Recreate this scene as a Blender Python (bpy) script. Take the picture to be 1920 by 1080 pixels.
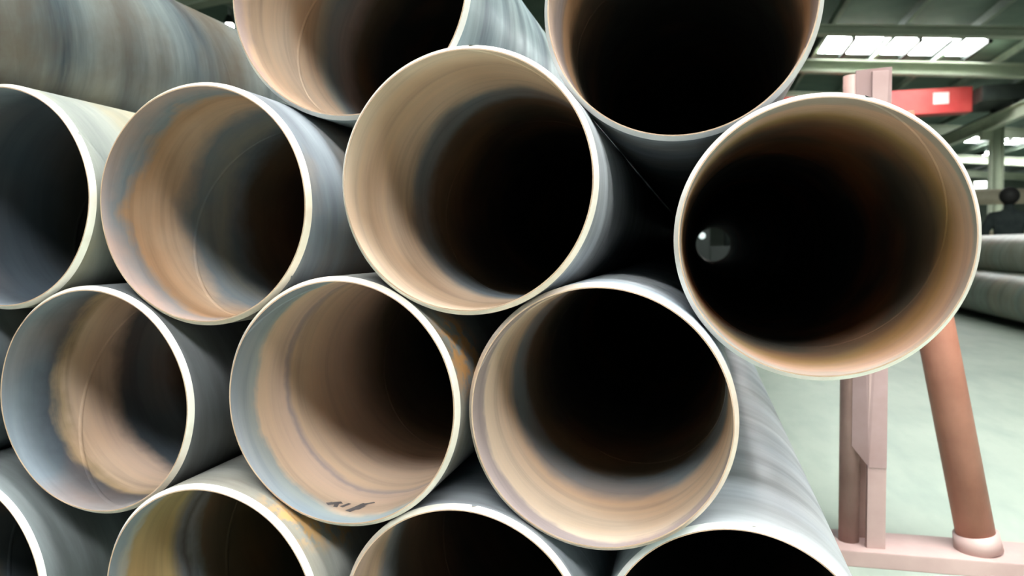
import bpy, bmesh, math, random
from mathutils import Vector, Matrix

for o in list(bpy.data.objects):
    bpy.data.objects.remove(o)
random.seed(7)
scene = bpy.context.scene
COL = scene.collection
PI = math.pi

# ------------------------------------------------------------------ camera
H = 1.10                                   # camera height above the floor
FPX, VX, VY = 1405.0, 1310.0, 460.0        # focal length in pixels, vanishing point of the pipes
dv = Vector((VX - 960, 540 - VY, FPX)).normalized()
rv = Vector((0, 1, 0)).cross(dv).normalized()
uv = dv.cross(rv)
cam_d = bpy.data.cameras.new('camera')
cam = bpy.data.objects.new('camera', cam_d)
COL.objects.link(cam)
right = Vector((rv[0], dv[0], uv[0])); up = Vector((rv[1], dv[1], uv[1])); fwd = Vector((rv[2], dv[2], uv[2]))
M = Matrix((right, up, -fwd)).transposed().to_4x4()
M.translation = Vector((0, 0, H))
cam.matrix_world = M
cam_d.sensor_width = 36.0
cam_d.lens = FPX / 1920 * 36
cam_d.clip_start = 0.02
cam_d.clip_end = 300
cam_d.dof.use_dof = True
cam_d.dof.focus_distance = 1.5
cam_d.dof.aperture_fstop = 4.0
scene.camera = cam

# ------------------------------------------------------------------ world, light, exposure
w = bpy.data.worlds.new('world'); scene.world = w; w.use_nodes = True
bg = w.node_tree.nodes['Background']
bg.inputs[0].default_value = (0.80, 0.93, 1.0, 1)
bg.inputs[1].default_value = 0.7
scene.view_settings.view_transform = 'Standard'
scene.view_settings.look = 'None'
scene.view_settings.gamma = 1.0
scene.view_settings.use_curve_mapping = False
scene.view_settings.exposure = -0.55
SKYLIGHT = 58.0                            # brightness of the roof lights


def pix(px, py, Y):
    """pixel of the photograph -> point on the upright plane at distance Y along the pipes"""
    ray = right * (px - 960) + up * (540 - py) + fwd * FPX
    p = ray * (Y / ray.y)
    return Vector((p.x, Y, p.z + H))


# ------------------------------------------------------------------ materials
def srgb(r, g, b):
    f = lambda c: c / 12.92 if c <= 0.04045 else ((c + 0.055) / 1.055) ** 2.4
    return (f(r / 255), f(g / 255), f(b / 255), 1)


class NT:
    def __init__(self, name):
        self.m = bpy.data.materials.new(name); self.m.use_nodes = True
        self.t = self.m.node_tree; self.n = self.t.nodes; self.l = self.t.links
        self.bsdf = self.n['Principled BSDF']

    def new(self, typ, **kw):
        nd = self.n.new(typ)
        for k, v in kw.items():
            setattr(nd, k, v)
        return nd

    def set(self, sock, v):
        if hasattr(v, 'is_output'):
            self.l.new(v, sock)
        else:
            sock.default_value = v

    def math(self, op, a, b=0.0, clamp=False):
        nd = self.new('ShaderNodeMath', operation=op, use_clamp=clamp)
        self.set(nd.inputs[0], a); self.set(nd.inputs[1], b)
        return nd.outputs[0]

    def noise(self, vec, scale, detail=3.0, rough=0.55, w=None):
        nd = self.new('ShaderNodeTexNoise')
        if w is not None:
            nd.noise_dimensions = '4D'; nd.inputs['W'].default_value = w
        self.l.new(vec, nd.inputs['Vector'])
        nd.inputs['Scale'].default_value = scale
        nd.inputs['Detail'].default_value = detail
        nd.inputs['Roughness'].default_value = rough
        return nd.outputs['Fac']

    def ramp(self, fac, stops, interp='LINEAR'):
        nd = self.new('ShaderNodeValToRGB'); cr = nd.color_ramp; cr.interpolation = interp
        while len(cr.elements) < len(stops):
            cr.elements.new(0.5)
        for e, (p, c) in zip(cr.elements, stops):
            e.position = p; e.color = c if len(c) == 4 else (*c, 1)
        self.set(nd.inputs[0], fac)
        return nd.outputs[0]

    def mix(self, fac, a, b, mode='MIX'):
        nd = self.new('ShaderNodeMix', data_type='RGBA', blend_type=mode)
        self.set(nd.inputs[0], fac); self.set(nd.inputs[6], a); self.set(nd.inputs[7], b)
        return nd.outputs[2]

    def mapr(self, v, a, b, c, d):
        nd = self.new('ShaderNodeMapRange')
        self.set(nd.inputs[0], v)
        for i, x in enumerate((a, b, c, d)):
            nd.inputs[i + 1].default_value = x
        return nd.outputs[0]

    def coords(self):
        return self.new('ShaderNodeTexCoord').outputs['Object']

    def scaled(self, vec, s):
        nd = self.new('ShaderNodeMapping'); self.l.new(vec, nd.inputs[0])
        nd.inputs['Scale'].default_value = s
        return nd.outputs[0]

    def bump(self, h, strength, dist=0.01):
        nd = self.new('ShaderNodeBump'); self.l.new(h, nd.inputs['Height'])
        nd.inputs['Strength'].default_value = strength; nd.inputs['Distance'].default_value = dist
        self.l.new(nd.outputs[0], self.bsdf.inputs['Normal'])

    def out(self, col, rough=0.5, metal=0.0, spec=0.5):
        b = self.bsdf
        self.set(b.inputs['Base Color'], col); self.set(b.inputs['Roughness'], rough)
        self.set(b.inputs['Metallic'], metal); b.inputs['Specular IOR Level'].default_value = spec
        return self.m


def plain(name, c, c2=None, rough=0.6, metal=0.0, scale=4.0, bump=0.0, spec=0.4):
    """paint, concrete, cloth: two tones mixed by noise"""
    n = NT(name); v = n.coords()
    f = n.noise(v, scale, 5)
    col = n.ramp(f, [(0.32, c), (0.68, c2 or tuple(min(1, x * 1.25) for x in c[:3]) + (1,))])
    if bump:
        n.bump(n.noise(v, scale * 12, 4), bump)
    return n.out(col, rough, metal, spec)


def emit(name, c, s):
    n = NT(name)
    f = n.noise(n.coords(), 1.5, 2)
    n.l.new(n.ramp(f, [(0.3, c), (0.7, tuple(min(1, x * 1.04) for x in c[:3]) + (1,))]), n.bsdf.inputs['Emission Color'])
    n.bsdf.inputs['Emission Strength'].default_value = s
    n.bsdf.inputs['Base Color'].default_value = (.8, .8, .8, 1)
    return n.m


# pipe interior: rings of mill scale and rust, deeper stops darkened as painted shade
def inner_mat(name, seed, stops, wander=0.10, rust=0.25, span=1.2, rustcol=None, slant=(0.10, -0.06)):
    n = NT(name); v = n.coords()
    sep = n.new('ShaderNodeSeparateXYZ'); n.l.new(v, sep.inputs[0])
    x, y, z = sep.outputs
    yy = n.math('ADD', y, n.math('ADD', n.math('MULTIPLY', x, slant[0]), n.math('MULTIPLY', z, slant[1])))
    comb = n.new('ShaderNodeCombineXYZ')
    n.l.new(n.math('MULTIPLY', x, 1.6), comb.inputs[0]); n.l.new(n.math('MULTIPLY', yy, 26.0), comb.inputs[1])
    n.l.new(n.math('MULTIPLY', z, 1.6), comb.inputs[2])
    streak = n.noise(comb.outputs[0], 1.0, 4, 0.6, seed)
    blotch = n.noise(v, 6.5, 4, 0.6, seed + 3.3)
    big = n.noise(v, 2.6, 2, 0.5, seed + 8.1)
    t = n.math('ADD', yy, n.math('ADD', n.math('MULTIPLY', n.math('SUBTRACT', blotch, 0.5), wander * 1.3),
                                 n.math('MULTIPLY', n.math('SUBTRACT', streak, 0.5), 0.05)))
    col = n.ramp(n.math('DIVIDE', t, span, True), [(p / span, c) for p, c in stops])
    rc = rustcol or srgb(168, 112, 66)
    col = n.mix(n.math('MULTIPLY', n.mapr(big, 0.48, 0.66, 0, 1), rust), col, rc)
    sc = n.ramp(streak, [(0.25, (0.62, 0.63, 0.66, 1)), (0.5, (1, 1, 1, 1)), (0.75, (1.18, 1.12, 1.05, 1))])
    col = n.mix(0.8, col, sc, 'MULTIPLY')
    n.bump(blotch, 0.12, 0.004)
    return n.out(col, n.mapr(blotch, 0.3, 0.7, 0.48, 0.66), 0.0, 0.45)


# pipe exterior: bluish mill scale in helical bands, tan rust between them
def outer_mat(name, seed, dark=(78, 86, 96), light=(158, 166, 172), tan=(172, 152, 122), tanmix=0.3, patches=(), rough=0.42, metal=0.35):
    n = NT(name); v = n.coords()
    sep = n.new('ShaderNodeSeparateXYZ'); n.l.new(v, sep.inputs[0])
    x, y, z = sep.outputs
    yy = n.math('ADD', y, n.math('ADD', n.math('MULTIPLY', x, 0.16), n.math('MULTIPLY', z, 0.22)))
    comb = n.new('ShaderNodeCombineXYZ')
    n.l.new(n.math('MULTIPLY', x, 1.2), comb.inputs[0]); n.l.new(n.math('MULTIPLY', yy, 9.0), comb.inputs[1])
    n.l.new(n.math('MULTIPLY', z, 1.2), comb.inputs[2])
    streak = n.noise(comb.outputs[0], 1.0, 5, 0.62, seed)
    blotch = n.noise(v, 7.0, 5, 0.6, seed + 5)
    big = n.noise(comb.outputs[0], 0.35, 2, 0.5, seed + 9)
    col = n.ramp(streak, [(0.30, srgb(*dark)), (0.62, srgb(*light))])
    tf = n.math('MULTIPLY', n.mapr(n.math('ADD', n.math('MULTIPLY', big, 0.7), n.math('MULTIPLY', blotch, 0.3)), 0.42, 0.58, 0, 1), tanmix)
    col = n.mix(tf, col, srgb(*tan))
    for (p, rad, c) in patches:
        dist = n.new('ShaderNodeVectorMath', operation='DISTANCE')
        n.l.new(v, dist.inputs[0]); dist.inputs[1].default_value = p
        m = n.mapr(dist.outputs['Value'], rad * 0.5, rad, 1, 0)
        flake = n.mapr(n.noise(v, 26, 4, 0.6, seed + 2), 0.44, 0.54, 0, 1)
        col = n.mix(n.math('MULTIPLY', m, flake), col, srgb(*c))
    n.bump(streak, 0.15, 0.006)
    return n.out(col, n.mapr(blotch, 0.3, 0.7, rough - 0.08, rough + 0.1), metal, 0.5)


def rim_mat(name, seed, tone=(226, 220, 210), rusty=(176, 134, 102), amt=0.3):
    n = NT(name); v = n.coords()
    f = n.noise(v, 9, 4, 0.6, seed)
    col = n.mix(n.math('MULTIPLY', n.mapr(f, 0.45, 0.68, 0, 1), amt), srgb(*tone), srgb(*rusty))
    n.bump(n.noise(v, 90, 3, 0.6, seed), 0.15, 0.002)
    return n.out(col, n.mapr(f, 0.3, 0.7, 0.35, 0.55), 0.55, 0.5)


# ------------------------------------------------------------------ mesh helpers
def link(name, bm, mats, parent=None, smooth=True):
    me = bpy.data.meshes.new(name); bm.to_mesh(me); bm.free()
    for m in (mats if isinstance(mats, (list, tuple)) else [mats]):
        me.materials.append(m)
    if smooth:
        for p in me.polygons:
            p.use_smooth = True
    o = bpy.data.objects.new(name, me); COL.objects.link(o)
    if parent:
        o.parent = parent
    return o


def tag(o, label, cat, group=None):
    o['label'] = label; o['category'] = cat
    if group:
        o['group'] = group
    return o


def empty(name, loc, label=None, cat=None, group=None):
    o = bpy.data.objects.new(name, None); COL.objects.link(o); o.location = loc
    o.empty_display_size = 0.05
    if label:
        tag(o, label, cat, group)
    return o


def struct(o):
    o['kind'] = 'structure'
    return o


def bm_box(x0, x1, y0, y1, z0, z1, bevel=0.0, bm=None):
    bm = bm or bmesh.new()
    vs = [bm.verts.new((x, y, z)) for x in (x0, x1) for y in (y0, y1) for z in (z0, z1)]
    for f in ((0, 1, 3, 2), (4, 6, 7, 5), (0, 4, 5, 1), (2, 3, 7, 6), (0, 2, 6, 4), (1, 5, 7, 3)):
        bm.faces.new([vs[i] for i in f])
    if bevel:
        bmesh.ops.bevel(bm, geom=list(bm.edges), offset=bevel, segments=2, affect='EDGES', profile=0.7)
    bmesh.ops.recalc_face_normals(bm, faces=bm.faces)
    return bm


def bm_rod(p, q, r0, r1=None, seg=24, bm=None, cap=True):
    bm = bm or bmesh.new(); r1 = r0 if r1 is None else r1
    p, q = Vector(p), Vector(q); ax = (q - p).normalized()
    a = ax.orthogonal().normalized(); b = ax.cross(a)
    rings = []
    for c, r in ((p, r0), (q, r1)):
        rings.append([bm.verts.new(c + (a * math.cos(2 * PI * i / seg) + b * math.sin(2 * PI * i / seg)) * r) for i in range(seg)])
    for i in range(seg):
        j = (i + 1) % seg
        bm.faces.new((rings[0][i], rings[0][j], rings[1][j], rings[1][i]))
    if cap:
        bm.faces.new(rings[0][::-1]); bm.faces.new(rings[1])
    bmesh.ops.recalc_face_normals(bm, faces=bm.faces)
    return bm


def bm_lathe_y(profile, seg=160, closed=False, wob=None, mats=None):
    """revolve (radius, y) pairs round the y axis; mats gives a slot per profile span"""
    bm = bmesh.new(); rings = []
    for (r, y) in profile:
        ring = []
        for i in range(seg):
            a = 2 * PI * i / seg
            dy = wob(a) if wob and y < 0.05 else 0.0
            ring.append(bm.verts.new((r * math.sin(a), y + dy, r * math.cos(a))))
        rings.append(ring)
    n = len(rings)
    for k in range(n if closed else n - 1):
        A, B = rings[k], rings[(k + 1) % n]
        for i in range(seg):
            j = (i + 1) % seg
            f = bm.faces.new((A[i], A[j], B[j], B[i]))
            if mats:
                f.material_index = mats[k]
    return bm


# ------------------------------------------------------------------ pipes
WALL = 0.011
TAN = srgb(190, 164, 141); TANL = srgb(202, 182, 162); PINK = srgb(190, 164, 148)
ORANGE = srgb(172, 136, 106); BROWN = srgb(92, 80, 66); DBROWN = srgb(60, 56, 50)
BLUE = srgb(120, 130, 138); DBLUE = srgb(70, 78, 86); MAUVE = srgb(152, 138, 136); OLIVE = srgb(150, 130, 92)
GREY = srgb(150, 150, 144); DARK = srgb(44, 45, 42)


def make_pipe(key, X, Z, Y, R, label, inner, outer, rim, length=10.3, phase=0.0, pitch=0.85, group=None, weld=True, hand=1):
    root = empty('steel_pipe', (X, Y, Z + H), label, 'pipe', group)
    rng = random.Random(key)
    ph1, ph2 = rng.random() * 6, rng.random() * 6
    wob = lambda a: 0.0012 * math.sin(2 * a + ph1) + 0.0006 * math.sin(7 * a + ph2)
    Ri = R - WALL
    ys = [0.012, 0.3, 1.0, 3.0, length]
    prof = [(R, y) for y in ys] + [(Ri, length)] + [(Ri, y) for y in ys[::-1][1:-1]] + [(Ri, 0.001)]
    mats = [0] * (len(ys) - 1) + [0] + [1] * (len(ys) - 1)
    bm = bm_lathe_y(prof, mats=mats, wob=wob)
    bmesh.ops.recalc_face_normals(bm, faces=bm.faces)
    body = link('pipe_wall', bm, [outer, inner], root)
    # sharp turn at the far lip
    body.data.set_sharp_from_angle(angle=math.radians(40))
    bm = bm_lathe_y([(R, 0.012), (R - 0.0085, 0.0), (Ri, 0.0), (Ri, 0.001)], wob=wob, mats=[0, 1, 1])
    bmesh.ops.recalc_face_normals(bm, faces=bm.faces)
    rimo = link('end_bevel', bm, [rim, m_land], root)
    rimo.data.set_sharp_from_angle(angle=math.radians(25))
    if weld:
        for rad, sgn, mat in ((Ri, -1, inner), (R, 1, outer)):
            bm = bmesh.new(); prev = None
            steps = int(4.2 / pitch * 64)
            for i in range(steps + 1):
                t = i / 64
                a = phase + hand * 2 * PI * t
                y = 0.0015 + t * pitch + (0.012 if sgn > 0 else 0)
                ring = []
                for off, hgt in ((-0.008, -0.0005), (-0.004, 0.0010), (0.0, 0.0015), (0.004, 0.0010), (0.008, -0.0005)):
                    rr = rad + sgn * hgt * (0.5 if sgn > 0 else 1)
                    ring.append(bm.verts.new((rr * math.sin(a), max(y + off, 0.0005), rr * math.cos(a))))
                if prev:
                    for k in range(4):
                        bm.faces.new((prev[k], prev[k + 1], ring[k + 1], ring[k]))
                prev = ring
            bmesh.ops.recalc_face_normals(bm, faces=bm.faces)
            link('weld_seam', bm, mat, root)
    return root


m_land = plain('pipe_end_land_rust', srgb(164, 136, 114), srgb(190, 164, 142), 0.55, 0.2, scale=9)
G1 = 'pipes of the near stack'
STACK = {}


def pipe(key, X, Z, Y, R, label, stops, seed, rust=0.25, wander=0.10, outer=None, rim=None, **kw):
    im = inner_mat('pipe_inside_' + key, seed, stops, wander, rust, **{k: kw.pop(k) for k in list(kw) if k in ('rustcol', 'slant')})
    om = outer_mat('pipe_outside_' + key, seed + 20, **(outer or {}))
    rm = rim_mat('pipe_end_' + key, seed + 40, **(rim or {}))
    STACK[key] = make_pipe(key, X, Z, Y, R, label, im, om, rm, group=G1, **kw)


# ------------------------------------------------------------------ the hall
concrete = NT('concrete_floor')
v = concrete.coords()
a1 = concrete.noise(v, 0.7, 5); a2 = concrete.noise(concrete.scaled(v, (2.5, 0.7, 1)), 2.2, 5, 0.6)
cc = concrete.ramp(a1, [(0.3, srgb(140, 150, 139)), (0.7, srgb(164, 173, 160))])
cc = concrete.mix(concrete.mapr(a2, 0.45, 0.75, 0, 0.45), cc, srgb(112, 128, 120))
concrete.bump(concrete.noise(v, 40, 4), 0.1, 0.004)
m_floor = concrete.out(cc, 0.55, 0, 0.4)
m_roof = plain('roof_sheet', srgb(100, 122, 110), srgb(120, 140, 126), 0.6, scale=1.2)
m_steel = plain('hall_steel_paint', srgb(188, 198, 176), srgb(206, 212, 190), 0.5, scale=1.5)
m_purlin = plain('purlin_paint', srgb(132, 148, 134), srgb(152, 166, 150), 0.5, scale=2)
m_wall = plain('hall_wall_sheet', srgb(118, 130, 120), srgb(138, 148, 138), 0.6, scale=0.6)
m_red = plain('crane_red_paint', srgb(186, 58, 58), srgb(206, 78, 72), 0.45, scale=1.3)
m_plate = plain('crane_plate_white', srgb(222, 214, 208), srgb(236, 230, 224), 0.5, scale=6)
m_dark = plain('dark_machine', srgb(34, 42, 39), srgb(48, 55, 50), 0.6, scale=3)
m_sky = emit('skylight_glass', (0.95, 1.0, 0.98, 1), SKYLIGHT)
m_win = emit('window_glass', (0.95, 1.0, 1.0, 1), 8.0)
m_signal = emit('signal_glow', (.8, 1.0, .95, 1), 1.2)
m_lampglow = emit('lamp_glow', (1.0, 0.98, 0.92, 1), 40.0)

roof_z = lambda x: 8.37 - 0.095 * abs(x + 3)
XL, XR, YF, YB = -18.0, 26.0, -13.0, 62.0
fl = struct(link('floor', bm_box(XL, XR, YF, YB, -0.2, 0.0), m_floor, smooth=False))
bm = bmesh.new()
for (x0, x1) in ((XL, -3.0), (-3.0, XR)):
    vs = [bm.verts.new((x, y, roof_z(x) + dz)) for dz in (0.0, 0.2) for (x, y) in ((x0, YF), (x1, YF), (x1, YB), (x0, YB))]
    for f in ((0, 3, 2, 1), (4, 5, 6, 7), (0, 1, 5, 4), (1, 2, 6, 5), (2, 3, 7, 6), (3, 0, 4, 7)):
        bm.faces.new([vs[k] for k in f])
ceil = struct(link('ceiling', bm, m_roof, smooth=False))
struct(link('wall_left', bm_box(XL - 0.2, XL, YF, YB, 0, 7.1), m_wall, smooth=False))
struct(link('wall_right', bm_box(XR, XR + 0.2, YF, YB, 0, 5.7), m_wall, smooth=False))
struct(link('wall_back', bm_box(XL, XR, YB, YB + 0.2, 0, 8.3), m_wall, smooth=False))
bm = bm_box(XL, -6.0, YF - 0.2, YF, 0, 8.0)    # front wall behind the camera; its unseen gateway is added to let daylight in
bm_box(9.0, XR, YF - 0.2, YF, 0, 8.0, bm=bm); bm_box(-6.0, 9.0, YF - 0.2, YF, 5.6, 8.3, bm=bm)
struct(link('wall_front', bm, m_wall, smooth=False))

# roof lights: rows of panes across the hall, each row one window
rows = [(-4.6, -3.5, 9.5), (1.0, -2.0, 5.5), (26.9, 3.76, 8.5), (35.0, 11.9, 12.9), (46.0, 14.0, 18.8), (52.0, 16.6, 17.6)]  # first two rows are unseen, added to light the pipe ends
wn = 0
pane_w = 0.947
for (ry, xa, xb) in rows:
    wn += 1
    n = int((xb - xa) / pane_w + 0.5)
    root = struct(empty('window_%d' % wn, (xa, ry, roof_z((xa + xb) / 2))))
    ln = 2.0
    for k in range(n + 1):                      # glazing bars between the panes
        x = k * pane_w
        z = roof_z(xa + x) - roof_z((xa + xb) / 2) - 0.22
        link('glazing_bar', bm_box(x - 0.06, x + 0.06, -ln / 2 - 0.25, ln / 2 + 0.25, z, z + 0.21), m_dark, root, smooth=False)
    for k in range(n):
        x0 = xa + k * pane_w + 0.06; x1 = x0 + pane_w - 0.12
        zc = roof_z((xa + xb) / 2)
        bm = bmesh.new()
        vs = [bm.verts.new((x - xa, y, roof_z(x) - zc - dz)) for dz in (0.03, 0.07) for (x, y) in ((x0, -ln / 2), (x1, -ln / 2), (x1, ln / 2), (x0, ln / 2))]
        for f in ((0, 1, 2, 3), (7, 6, 5, 4), (0, 4, 5, 1), (1, 5, 6, 2), (2, 6, 7, 3), (3, 7, 4, 0)):
            bm.faces.new([vs[q] for q in f])
        link('pane', bm, m_sky, root, smooth=False)

# far wall window and the right wall windows
for k, (x0, x1, z0, z1) in enumerate(((19.6, 21.4, 5.0, 5.5), (22.9, 23.8, 4.0, 4.6))):
    wn += 1
    root = struct(empty('window_%d' % wn, (x0, YB - 0.06, z0)))
    link('window_frame', bm_box(-0.1, x1 - x0 + 0.1, 0.02, 0.06, -0.1, z1 - z0 + 0.1), m_steel, root, smooth=False)
    for q in range(2):
        wd = (x1 - x0) / 2
        link('pane', bm_box(q * wd + 0.05, (q + 1) * wd - 0.05, 0, 0.02, 0, z1 - z0), m_win, root, smooth=False)


def ibeam_x(name, x0, x1, y, zt, h, w, mat, label, cat, group=None, z1=None):
    """I-beam running across the hall, its top following the roof when z1 is given"""
    o = empty(name, (x0, y, zt), label, cat, group)
    dz = (z1 if z1 is not None else zt) - zt
    L = x1 - x0

    def slab(nm, ya, yb, za, zb):
        bm = bmesh.new()
        vs = [bm.verts.new((x, yy, z + (dz if x else 0))) for x in (0, L) for yy in (ya, yb) for z in (za, zb)]
        for f in ((0, 1, 3, 2), (4, 6, 7, 5), (0, 4, 5, 1), (2, 3, 7, 6), (0, 2, 6, 4), (1, 5, 7, 3)):
            bm.faces.new([vs[i] for i in f])
        bmesh.ops.recalc_face_normals(bm, faces=bm.faces)
        link(nm, bm, mat, o, smooth=False)
    slab('flange', -w / 2, w / 2, -0.05, 0); slab('flange', -w / 2, w / 2, -h, -h + 0.05); slab('web', -0.03, 0.03, -h + 0.05, -0.05)
    return o


for k, (y, drop, h) in enumerate(((14.5, .7, .5), (22.0, .8, .25), (26.5, .64, .41), (32.0, .6, .45), (38.5, .6, .45), (48.5, .6, .45), (56.0, .6, .45))):
    for xa, xb in ((-3.0, XR - .05), (XL + .05, -3.0)):
        ibeam_x('roof_rafter', xa, xb, y, roof_z(xa) - drop, h, 0.34, m_steel,
                'pale green steel rafter crossing under the dark roof sheets', 'rafter', 'rafters of the hall roof', roof_z(xb) - drop)
for k in range(-11, 12):
    x = k * 1.894 + 3.76
    if not (XL < x < XR):
        continue
    bm = bm_box(-0.06, 0.06, 0, YB - 12 - 0.1, -0.22, 0)
    o = link('roof_purlin', bm, m_purlin, smooth=False)
    o.location = (x, 12, roof_z(x) - 0.12)
    tag(o, 'thin grey green purlin running lengthwise under the roof', 'purlin', 'purlins of the hall roof')

# columns, runway beam and the red travelling crane
for k, y in enumerate((23.0, 31.8, 40.6, 49.4, 58.0)):
    root = empty('hall_column', (10.8, y, 0), 'pale green steel column carrying the crane runway', 'column', 'columns of the middle row')
    h = roof_z(10.8) - 1.1
    link('flange', bm_box(-0.2, -0.16, -0.2, 0.2, 0.02, h), m_steel, root, smooth=False)
    link('flange', bm_box(0.16, 0.2, -0.2, 0.2, 0.02, h), m_steel, root, smooth=False)
    link('web', bm_box(-0.16, 0.16, -0.02, 0.02, 0.02, h), m_steel, root, smooth=False)
    link('base_plate', bm_box(-0.3, 0.3, -0.3, 0.3, 0, 0.02), m_steel, root, smooth=False)
    link('bracket', bm_box(-0.55, -0.2, -0.15, 0.15, 4.9, 5.2), m_steel, root, smooth=False)
root = empty('crane_runway', (10.4, 16, 5.2), 'long pale runway beam held by brackets on the columns', 'beam')
link('flange', bm_box(-0.15, 0.15, 0, 44, 0.0, 0.04), m_steel, root, smooth=False)
link('web', bm_box(-0.02, 0.02, 0, 44, 0.04, 0.44), m_steel, root, smooth=False)
link('flange', bm_box(-0.15, 0.15, 0, 44, 0.44, 0.48), m_steel, root, smooth=False)
link('rail', bm_box(-0.04, 0.04, 0, 44, 0.48, 0.58), m_dark, root, smooth=False)
CY = 30.0
root = empty('overhead_crane', (9.4, CY, 5.62), 'red overhead travelling crane girder with a white plate', 'crane')
link('girder', bm_box(-17.0, -0.1, -0.35, 0.35, 0.03, 0.91, 0.03), m_red, root, smooth=False)
link('name_plate', bm_box(-1.35, -0.85, -0.37, -0.352, 0.35, 0.75), m_plate, root, smooth=False)
carriage = link('end_carriage', bm_box(-0.1, 1.3, -1.3, 1.3, 0.24, 0.75, 0.03), m_dark, root, smooth=False)
for s in (-1, 1):
    link('wheel', bm_rod((0.9, s * 1.0, 0.27), (1.1, s * 1.0, 0.27), 0.105), m_dark, carriage)
link('hoist', bm_box(-9.0, -8.0, -0.6, 0.6, 0.91, 1.3, 0.05), m_dark, root, smooth=False)
# hanging lamp seen past the long pipe
lp = pix(430, 50, 17.0)
root = empty('hanging_lamp', lp, 'small glowing round lamp hanging from the roof', 'lamp')
bm = bmesh.new(); bmesh.ops.create_uvsphere(bm, u_segments=20, v_segments=12, radius=0.11)
link('bulb', bm, m_lampglow, root)
link('lamp_shade', bm_rod((0, 0, 0.05), (0, 0, 0.28), 0.17, 0.05, cap=False), m_dark, root)
link('cord', bm_rod((0, 0, 0.28), (0, 0, roof_z(lp.x) - lp.z), 0.012, seg=8), m_dark, root)

# ------------------------------------------------------------------ the near stack of pipes
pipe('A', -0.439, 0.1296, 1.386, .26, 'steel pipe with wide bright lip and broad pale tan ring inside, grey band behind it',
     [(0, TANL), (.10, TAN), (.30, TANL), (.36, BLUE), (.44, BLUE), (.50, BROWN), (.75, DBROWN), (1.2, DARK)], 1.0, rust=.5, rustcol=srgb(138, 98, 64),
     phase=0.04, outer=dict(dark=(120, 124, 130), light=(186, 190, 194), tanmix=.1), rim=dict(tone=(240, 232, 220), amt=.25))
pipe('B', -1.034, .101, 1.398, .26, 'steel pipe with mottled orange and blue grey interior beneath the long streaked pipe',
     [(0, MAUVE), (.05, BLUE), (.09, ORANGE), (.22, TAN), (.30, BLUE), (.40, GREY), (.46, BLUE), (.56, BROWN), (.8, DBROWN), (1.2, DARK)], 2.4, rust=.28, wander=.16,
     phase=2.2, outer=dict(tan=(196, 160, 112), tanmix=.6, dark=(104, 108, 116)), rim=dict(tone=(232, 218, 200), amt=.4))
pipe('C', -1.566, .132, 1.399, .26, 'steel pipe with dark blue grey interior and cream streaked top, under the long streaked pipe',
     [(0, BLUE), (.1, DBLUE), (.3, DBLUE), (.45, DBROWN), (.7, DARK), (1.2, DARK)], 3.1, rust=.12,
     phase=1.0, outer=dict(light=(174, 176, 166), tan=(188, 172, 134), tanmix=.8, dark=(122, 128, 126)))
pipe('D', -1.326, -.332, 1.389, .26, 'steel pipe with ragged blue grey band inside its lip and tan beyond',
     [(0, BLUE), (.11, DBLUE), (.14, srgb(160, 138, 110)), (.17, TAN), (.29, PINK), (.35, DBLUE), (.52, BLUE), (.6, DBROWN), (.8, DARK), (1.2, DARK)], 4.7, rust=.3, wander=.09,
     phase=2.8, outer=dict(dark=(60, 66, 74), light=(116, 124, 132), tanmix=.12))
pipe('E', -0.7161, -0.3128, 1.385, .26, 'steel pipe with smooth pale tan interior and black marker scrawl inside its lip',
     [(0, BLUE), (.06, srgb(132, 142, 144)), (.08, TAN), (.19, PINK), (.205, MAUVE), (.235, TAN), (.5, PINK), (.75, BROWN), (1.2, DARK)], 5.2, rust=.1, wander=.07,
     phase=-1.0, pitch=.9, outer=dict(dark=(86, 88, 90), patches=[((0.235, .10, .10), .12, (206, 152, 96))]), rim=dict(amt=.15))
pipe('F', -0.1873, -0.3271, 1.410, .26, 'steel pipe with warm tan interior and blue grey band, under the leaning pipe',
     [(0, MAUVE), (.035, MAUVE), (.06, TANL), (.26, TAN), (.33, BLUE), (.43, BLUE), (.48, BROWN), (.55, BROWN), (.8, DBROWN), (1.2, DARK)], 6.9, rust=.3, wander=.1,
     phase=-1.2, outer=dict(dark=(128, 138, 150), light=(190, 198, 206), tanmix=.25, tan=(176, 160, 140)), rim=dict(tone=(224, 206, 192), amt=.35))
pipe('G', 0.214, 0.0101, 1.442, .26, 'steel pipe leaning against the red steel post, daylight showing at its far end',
     [(0, GREY), (.045, GREY), (.06, PINK), (.11, TAN), (.17, OLIVE), (.26, BROWN), (.4, DBROWN), (.6, DARK), (1.2, DARK)], 7.3, rust=.3, wander=.05, rustcol=srgb(190, 110, 48),  # darkens early along the pipe, shade painted into the stops
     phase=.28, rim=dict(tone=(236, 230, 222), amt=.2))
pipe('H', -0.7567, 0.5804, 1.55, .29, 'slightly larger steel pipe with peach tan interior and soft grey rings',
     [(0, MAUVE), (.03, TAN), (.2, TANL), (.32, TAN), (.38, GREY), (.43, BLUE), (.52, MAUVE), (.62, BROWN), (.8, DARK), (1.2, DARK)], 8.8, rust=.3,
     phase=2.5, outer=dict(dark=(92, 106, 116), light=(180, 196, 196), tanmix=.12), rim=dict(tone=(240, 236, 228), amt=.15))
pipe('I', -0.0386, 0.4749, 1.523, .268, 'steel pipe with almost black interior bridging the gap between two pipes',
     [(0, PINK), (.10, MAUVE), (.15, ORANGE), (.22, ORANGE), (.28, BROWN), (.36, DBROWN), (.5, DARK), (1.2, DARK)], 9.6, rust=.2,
     phase=2.0, rim=dict(tone=(226, 222, 218), amt=.1))
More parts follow.
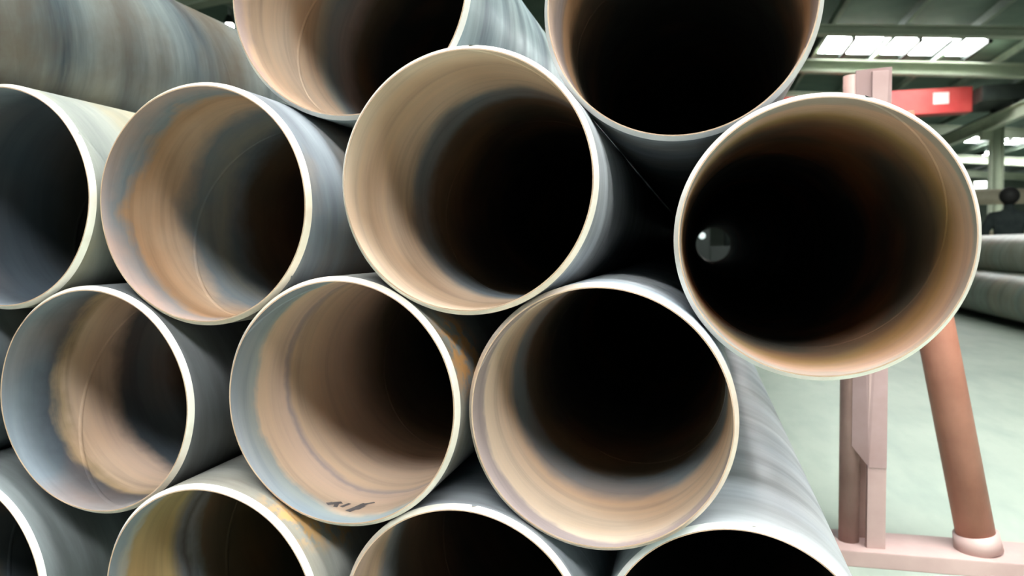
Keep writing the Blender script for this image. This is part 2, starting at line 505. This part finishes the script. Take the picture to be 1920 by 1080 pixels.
pipe('J', -1.008, -.747, 1.339, .26, 'steel pipe with yellowish interior, grey rings and flaking orange rust outside its lip',
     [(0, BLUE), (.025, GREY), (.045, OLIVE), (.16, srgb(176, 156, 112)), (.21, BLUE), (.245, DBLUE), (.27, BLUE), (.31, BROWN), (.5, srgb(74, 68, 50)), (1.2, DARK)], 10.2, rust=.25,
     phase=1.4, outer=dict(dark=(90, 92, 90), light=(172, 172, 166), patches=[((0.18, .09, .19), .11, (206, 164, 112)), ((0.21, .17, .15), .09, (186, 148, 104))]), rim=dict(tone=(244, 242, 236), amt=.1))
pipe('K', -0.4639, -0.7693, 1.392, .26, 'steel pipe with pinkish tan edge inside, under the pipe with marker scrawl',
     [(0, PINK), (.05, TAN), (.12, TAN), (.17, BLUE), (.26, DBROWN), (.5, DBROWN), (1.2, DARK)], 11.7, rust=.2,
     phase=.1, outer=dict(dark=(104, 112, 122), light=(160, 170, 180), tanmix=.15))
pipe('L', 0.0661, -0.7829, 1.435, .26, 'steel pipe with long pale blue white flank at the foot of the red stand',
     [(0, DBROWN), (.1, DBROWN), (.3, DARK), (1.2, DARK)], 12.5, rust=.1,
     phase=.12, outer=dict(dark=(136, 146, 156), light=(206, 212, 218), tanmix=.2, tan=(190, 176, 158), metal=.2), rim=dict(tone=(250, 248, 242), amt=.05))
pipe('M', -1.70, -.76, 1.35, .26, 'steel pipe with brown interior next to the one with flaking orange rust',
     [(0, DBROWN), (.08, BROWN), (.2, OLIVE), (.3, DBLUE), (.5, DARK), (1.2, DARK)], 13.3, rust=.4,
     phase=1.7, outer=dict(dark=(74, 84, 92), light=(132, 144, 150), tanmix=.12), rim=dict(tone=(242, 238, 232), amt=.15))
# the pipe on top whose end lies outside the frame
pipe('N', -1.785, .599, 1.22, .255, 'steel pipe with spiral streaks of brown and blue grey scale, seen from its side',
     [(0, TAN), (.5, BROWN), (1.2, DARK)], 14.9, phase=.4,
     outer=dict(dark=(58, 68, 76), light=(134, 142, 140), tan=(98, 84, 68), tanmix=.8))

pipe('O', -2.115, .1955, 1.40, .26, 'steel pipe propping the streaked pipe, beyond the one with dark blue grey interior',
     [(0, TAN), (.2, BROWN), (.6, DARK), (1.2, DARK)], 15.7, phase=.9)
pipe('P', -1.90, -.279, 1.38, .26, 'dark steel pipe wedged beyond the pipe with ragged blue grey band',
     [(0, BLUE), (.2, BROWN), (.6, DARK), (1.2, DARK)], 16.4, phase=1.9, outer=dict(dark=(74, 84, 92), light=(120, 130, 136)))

# black marker scrawl just inside the lip of the pale tan pipe (an angle from its lowest line, a distance from its end)
m_ink = plain('marker_ink', srgb(78, 72, 74), srgb(98, 92, 92), 0.6, scale=30)
strokes = [([(-16.2, .072), (-13.5, .088), (-11.1, .101)], .011), ([(-12.6, .092), (-11.4, .071)], .009), ([(-15.5, .082), (-12.2, .086)], .010),
           ([(-9.0, .079), (-7.2, .106)], .008), ([(-3.7, .063), (-1.8, .088), (0.15, .118)], .015), ([(-1.8, .108), (4.2, .127)], .008),
           ([(-3.2, .075), (-0.2, .082), (0.9, .104)], .009)]
bm = bmesh.new(); rr = .26 - WALL - 0.0009
for pts, wd in strokes:
    pv = None
    P = [Vector((math.radians(a) * rr, y)) for a, y in pts]
    for i, p in enumerate(P):
        d = (P[min(i + 1, len(P) - 1)] - P[max(i - 1, 0)]).normalized(); nrm = Vector((-d.y, d.x)) * wd / 2
        cur = []
        for s in (-1, 1):
            q = p + nrm * s; a = q.x / rr
            cur.append(bm.verts.new((rr * math.sin(a), q.y, -rr * math.cos(a))))
        if pv:
            bm.faces.new((pv[0], pv[1], cur[1], cur[0]))
        pv = cur
bmesh.ops.recalc_face_normals(bm, faces=bm.faces)
link('marker_writing', bm, m_ink, STACK['E'])

# ------------------------------------------------------------------ red oxide stand that holds the stack
m_oxide = plain('red_oxide_paint', srgb(134, 104, 96), srgb(164, 132, 124), 0.55, scale=5, bump=0.05)
m_oxide2 = plain('red_oxide_brace_paint', srgb(146, 94, 76), srgb(172, 118, 98), 0.5, scale=5, bump=0.05)
m_oxide3 = plain('red_oxide_worn_paint', srgb(158, 130, 126), srgb(180, 154, 148), 0.45, scale=4)
m_oxide4 = plain('red_oxide_gusset_paint', srgb(146, 118, 114), srgb(168, 142, 140), 0.5, scale=4)
SY = 2.80
root = empty('pipe_stand', (0.514, SY, 0), 'red oxide steel stand with upright post and slanting brace beside the stack', 'stand')
link('post', bm_rod((0, 0, .055), (0, 0, 1.67), .034, seg=40), m_oxide, root)
link('back_plate', bm_box(.0, .10, .030, .042, .055, 1.67, .002), m_oxide, root, smooth=False)  # added behind the slot so the gap stays dark
link('side_plate', bm_box(.046, .105, -.062, -.035, .055, 1.67, .002), m_oxide3, root, smooth=False)
bm = bmesh.new()
pr = [(.0, .40), (.05, .335), (.105, .335), (.105, 1.68), (.0, 1.68)]
bk = [bm.verts.new((x, -.026, z)) for x, z in pr]
fr = [bm.verts.new((x, -.064 if x > .02 else -.037, z)) for x, z in pr]
bm.faces.new(fr); bm.faces.new(bk[::-1])
for i in range(5):
    j = (i + 1) % 5; bm.faces.new((fr[i], bk[i], bk[j], fr[j]))
bmesh.ops.delete(bm, geom=[v for v in bm.verts if not v.link_faces], context='VERTS')
bmesh.ops.recalc_face_normals(bm, faces=bm.faces)
link('gusset_plate', bm, m_oxide4, root, smooth=False)
link('brace', bm_rod((.405, 0, .075), (.128, 0, 1.53), .06, seg=40), m_oxide2, root)
link('brace_foot', bm_rod((.408, 0, .055), (.398, 0, .115), .074, .069, seg=40), m_oxide3, root)
link('base_beam', bm_box(-2.9, .62, -.10, .10, 0, .055, .004), m_oxide3, root, smooth=False)

# timber packers between the base beam and the bottom row
m_wood = plain('packer_wood', srgb(140, 112, 80), srgb(164, 134, 98), 0.7, scale=8, bump=0.1)

# ------------------------------------------------------------------ second stack across the aisle
FR = .30
for k, (x, z, lab, dk) in enumerate(((3.98, .38, 'lower grey green pipe of the stack across the aisle', (96, 106, 96)),
                                     (4.60, .38, 'dark pipe hidden behind the lower grey green pipe across the aisle', (90, 98, 90)),
                                     (4.29, .38 + .5196, 'upper pale grey pipe of the stack across the aisle', (132, 140, 128)))):
    om = outer_mat('far_pipe_paint_%d' % k, 50 + k * 3, dark=dk, light=tuple(c + 40 for c in dk), tan=(156, 138, 112), tanmix=.4, metal=.1)
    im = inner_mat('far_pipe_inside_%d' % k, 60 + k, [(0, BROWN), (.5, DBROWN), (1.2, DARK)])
    rm = rim_mat('far_pipe_end_%d' % k, 70 + k)
    make_pipe('far%d' % k, x, z - H, 6.5, FR - .001, lab, im, om, rm, length=12.0, weld=False, group='pipes across the aisle')
for k, y in enumerate((8.0, 17.0)):
    o = link('timber_skid', bm_box(3.55, 5.05, y - .07, y + .07, 0, .08, .004), m_wood, smooth=False)
    tag(o, 'low timber skid under the pipes across the aisle', 'skid', 'skids across the aisle')

# a beige guard rail beyond
m_beige = plain('beige_paint', srgb(196, 184, 160), srgb(214, 202, 178), 0.5)
root = empty('guard_rail', (6.2, 21.0, 0), 'beige guard rail of thick tube beyond the person', 'rail')
link('top_rail', bm_rod((-.8, 0, 2.2), (2.2, 0, 2.2), .19), m_beige, root)
for x in (-.5, 2.0):
    link('post', bm_rod((x, 0, 0), (x, 0, 2.05), .09), m_beige, root)
link('mid_rail', bm_rod((-.5, 0, 1.3), (2.0, 0, 1.3), .06), m_beige, root)

# dark machine standing beyond the far ends of the pipes
root = empty('machine_cabinet', (0, 14.0, 0), 'dark machine cabinet glimpsed through the far end of the leaning pipe', 'machine')
link('cabinet', bm_box(-1.1, .20, 0, .8, 0, 1.75, .02), m_dark, root, smooth=False)
link('bench', bm_box(.20, 1.5, 0, .8, 0, 1.08, .02), m_dark, root, smooth=False)
link('hood', bm_rod((.50, .4, 1.08), (.62, .4, 1.62), .05, .16), m_dark, root)
link('signal_lamp', bm_rod((.06, -.05, 1.27), (.06, 0, 1.27), .06), m_signal, root)

# ------------------------------------------------------------------ person in dark clothes behind the far pipes
m_cloth = plain('dark_jacket_cloth', srgb(34, 42, 42), srgb(50, 58, 56), 0.85, scale=8)
m_trouser = plain('dark_trouser_cloth', srgb(38, 42, 48), srgb(52, 56, 60), 0.85, scale=8)
m_skin = plain('skin', srgb(150, 112, 90), srgb(172, 130, 104), 0.55, scale=10)
m_hair = plain('dark_hair', srgb(26, 26, 26), srgb(40, 38, 36), 0.7, scale=30)


def skin_mesh(name, verts, edges, mat, parent, sub=2, rootv=0):
    me = bpy.data.meshes.new(name)
    me.from_pydata([v[:3] for v in verts], edges, [])
    o = bpy.data.objects.new(name, me); COL.objects.link(o); o.parent = parent
    md = o.modifiers.new('skin', 'SKIN'); md.use_smooth_shade = True
    if not me.skin_vertices:
        bpy.context.view_layer.objects.active = o
    for sv, v in zip(me.skin_vertices[0].data, verts):
        sv.radius = (v[3], v[4] if len(v) > 4 else v[3])
    me.skin_vertices[0].data[rootv].use_root = True
    sb = o.modifiers.new('sub', 'SUBSURF'); sb.levels = sub; sb.render_levels = sub
    for m in (mat if isinstance(mat, (list, tuple)) else [mat]):
        me.materials.append(m)
    return o


pp = pix(1893, 350, 15.0)
person = empty('person', (pp.x, pp.y, 0), 'person in dark jacket standing behind the far pipes', 'person')
V = [(0, 0, .98, .19, .14), (0, 0, 1.18, .21, .15), (0, 0, 1.40, .24, .16), (0, 0, 1.54, .13, .11), (0, -.01, 1.60, .062), (0, -.02, 1.72, .095, .105), (0, -.01, 1.82, .085, .095),
     (-.22, 0, 1.44, .105), (-.36, .02, 1.20, .085), (-.27, -.14, 1.02, .06), (-.17, -.16, 1.00, .04, .03),
     (.22, 0, 1.44, .105), (.36, .02, 1.20, .085), (.27, -.14, 1.00, .06), (.18, -.16, .98, .04, .03),
     (-.10, 0, .86, .105), (-.12, -.02, .48, .075), (-.13, .01, .09, .05), (-.14, -.13, .045, .04),
     (.10, 0, .86, .105), (.12, -.02, .48, .075), (.13, .01, .09, .05), (.14, -.13, .045, .04)]
Ed = [(0, 1), (1, 2), (2, 3), (3, 4), (4, 5), (5, 6), (2, 7), (7, 8), (8, 9), (9, 10), (2, 11), (11, 12), (12, 13), (13, 14),
      (0, 15), (15, 16), (16, 17), (17, 18), (0, 19), (19, 20), (20, 21), (21, 22)]
body = skin_mesh('body', V, Ed, [m_cloth], person)
bm = bmesh.new(); bmesh.ops.create_uvsphere(bm, u_segments=24, v_segments=16, radius=.15)
for vv in bm.verts:
    front = max(0.0, -vv.co.y / .15)
    vv.co.y = vv.co.y * (.75 if vv.co.y < 0 and vv.co.z < .03 else 1.0)
    vv.co.z = max(vv.co.z * .98, -.15 + .13 * front)
hair = link('hair', bm, m_hair, person); hair.location = (0, .025, 1.79)
# face: nose, eyes, ears
bm = bmesh.new(); bmesh.ops.create_uvsphere(bm, u_segments=20, v_segments=14, radius=.098)
for vv in bm.verts:
    vv.co.z *= 1.2
face = link('face', bm, m_skin, person); face.location = (0, -.042, 1.715)
link('nose', bm_rod((0, -.088, .02), (0, -.108, -.015), .012, .018, seg=10), m_skin, face)
link('mouth', bm_box(-.025, .025, -.088, -.075, -.062, -.052, .003), m_hair, face)
for sx in (-1, 1):
    bm = bmesh.new(); bmesh.ops.create_uvsphere(bm, u_segments=10, v_segments=6, radius=.012)
    e_ = link('eye', bm, m_hair, face); e_.location = (sx * .036, -.09, .025)
    bm = bmesh.new(); bmesh.ops.create_uvsphere(bm, u_segments=10, v_segments=6, radius=.03)
    e_ = link('ear', bm, m_skin, face); e_.location = (sx * .1, .04, .0); e_.scale = (.4, .7, 1)
person.rotation_euler = (0, 0, PI * .92)
person.scale = (1.06, 1.06, 1.06)
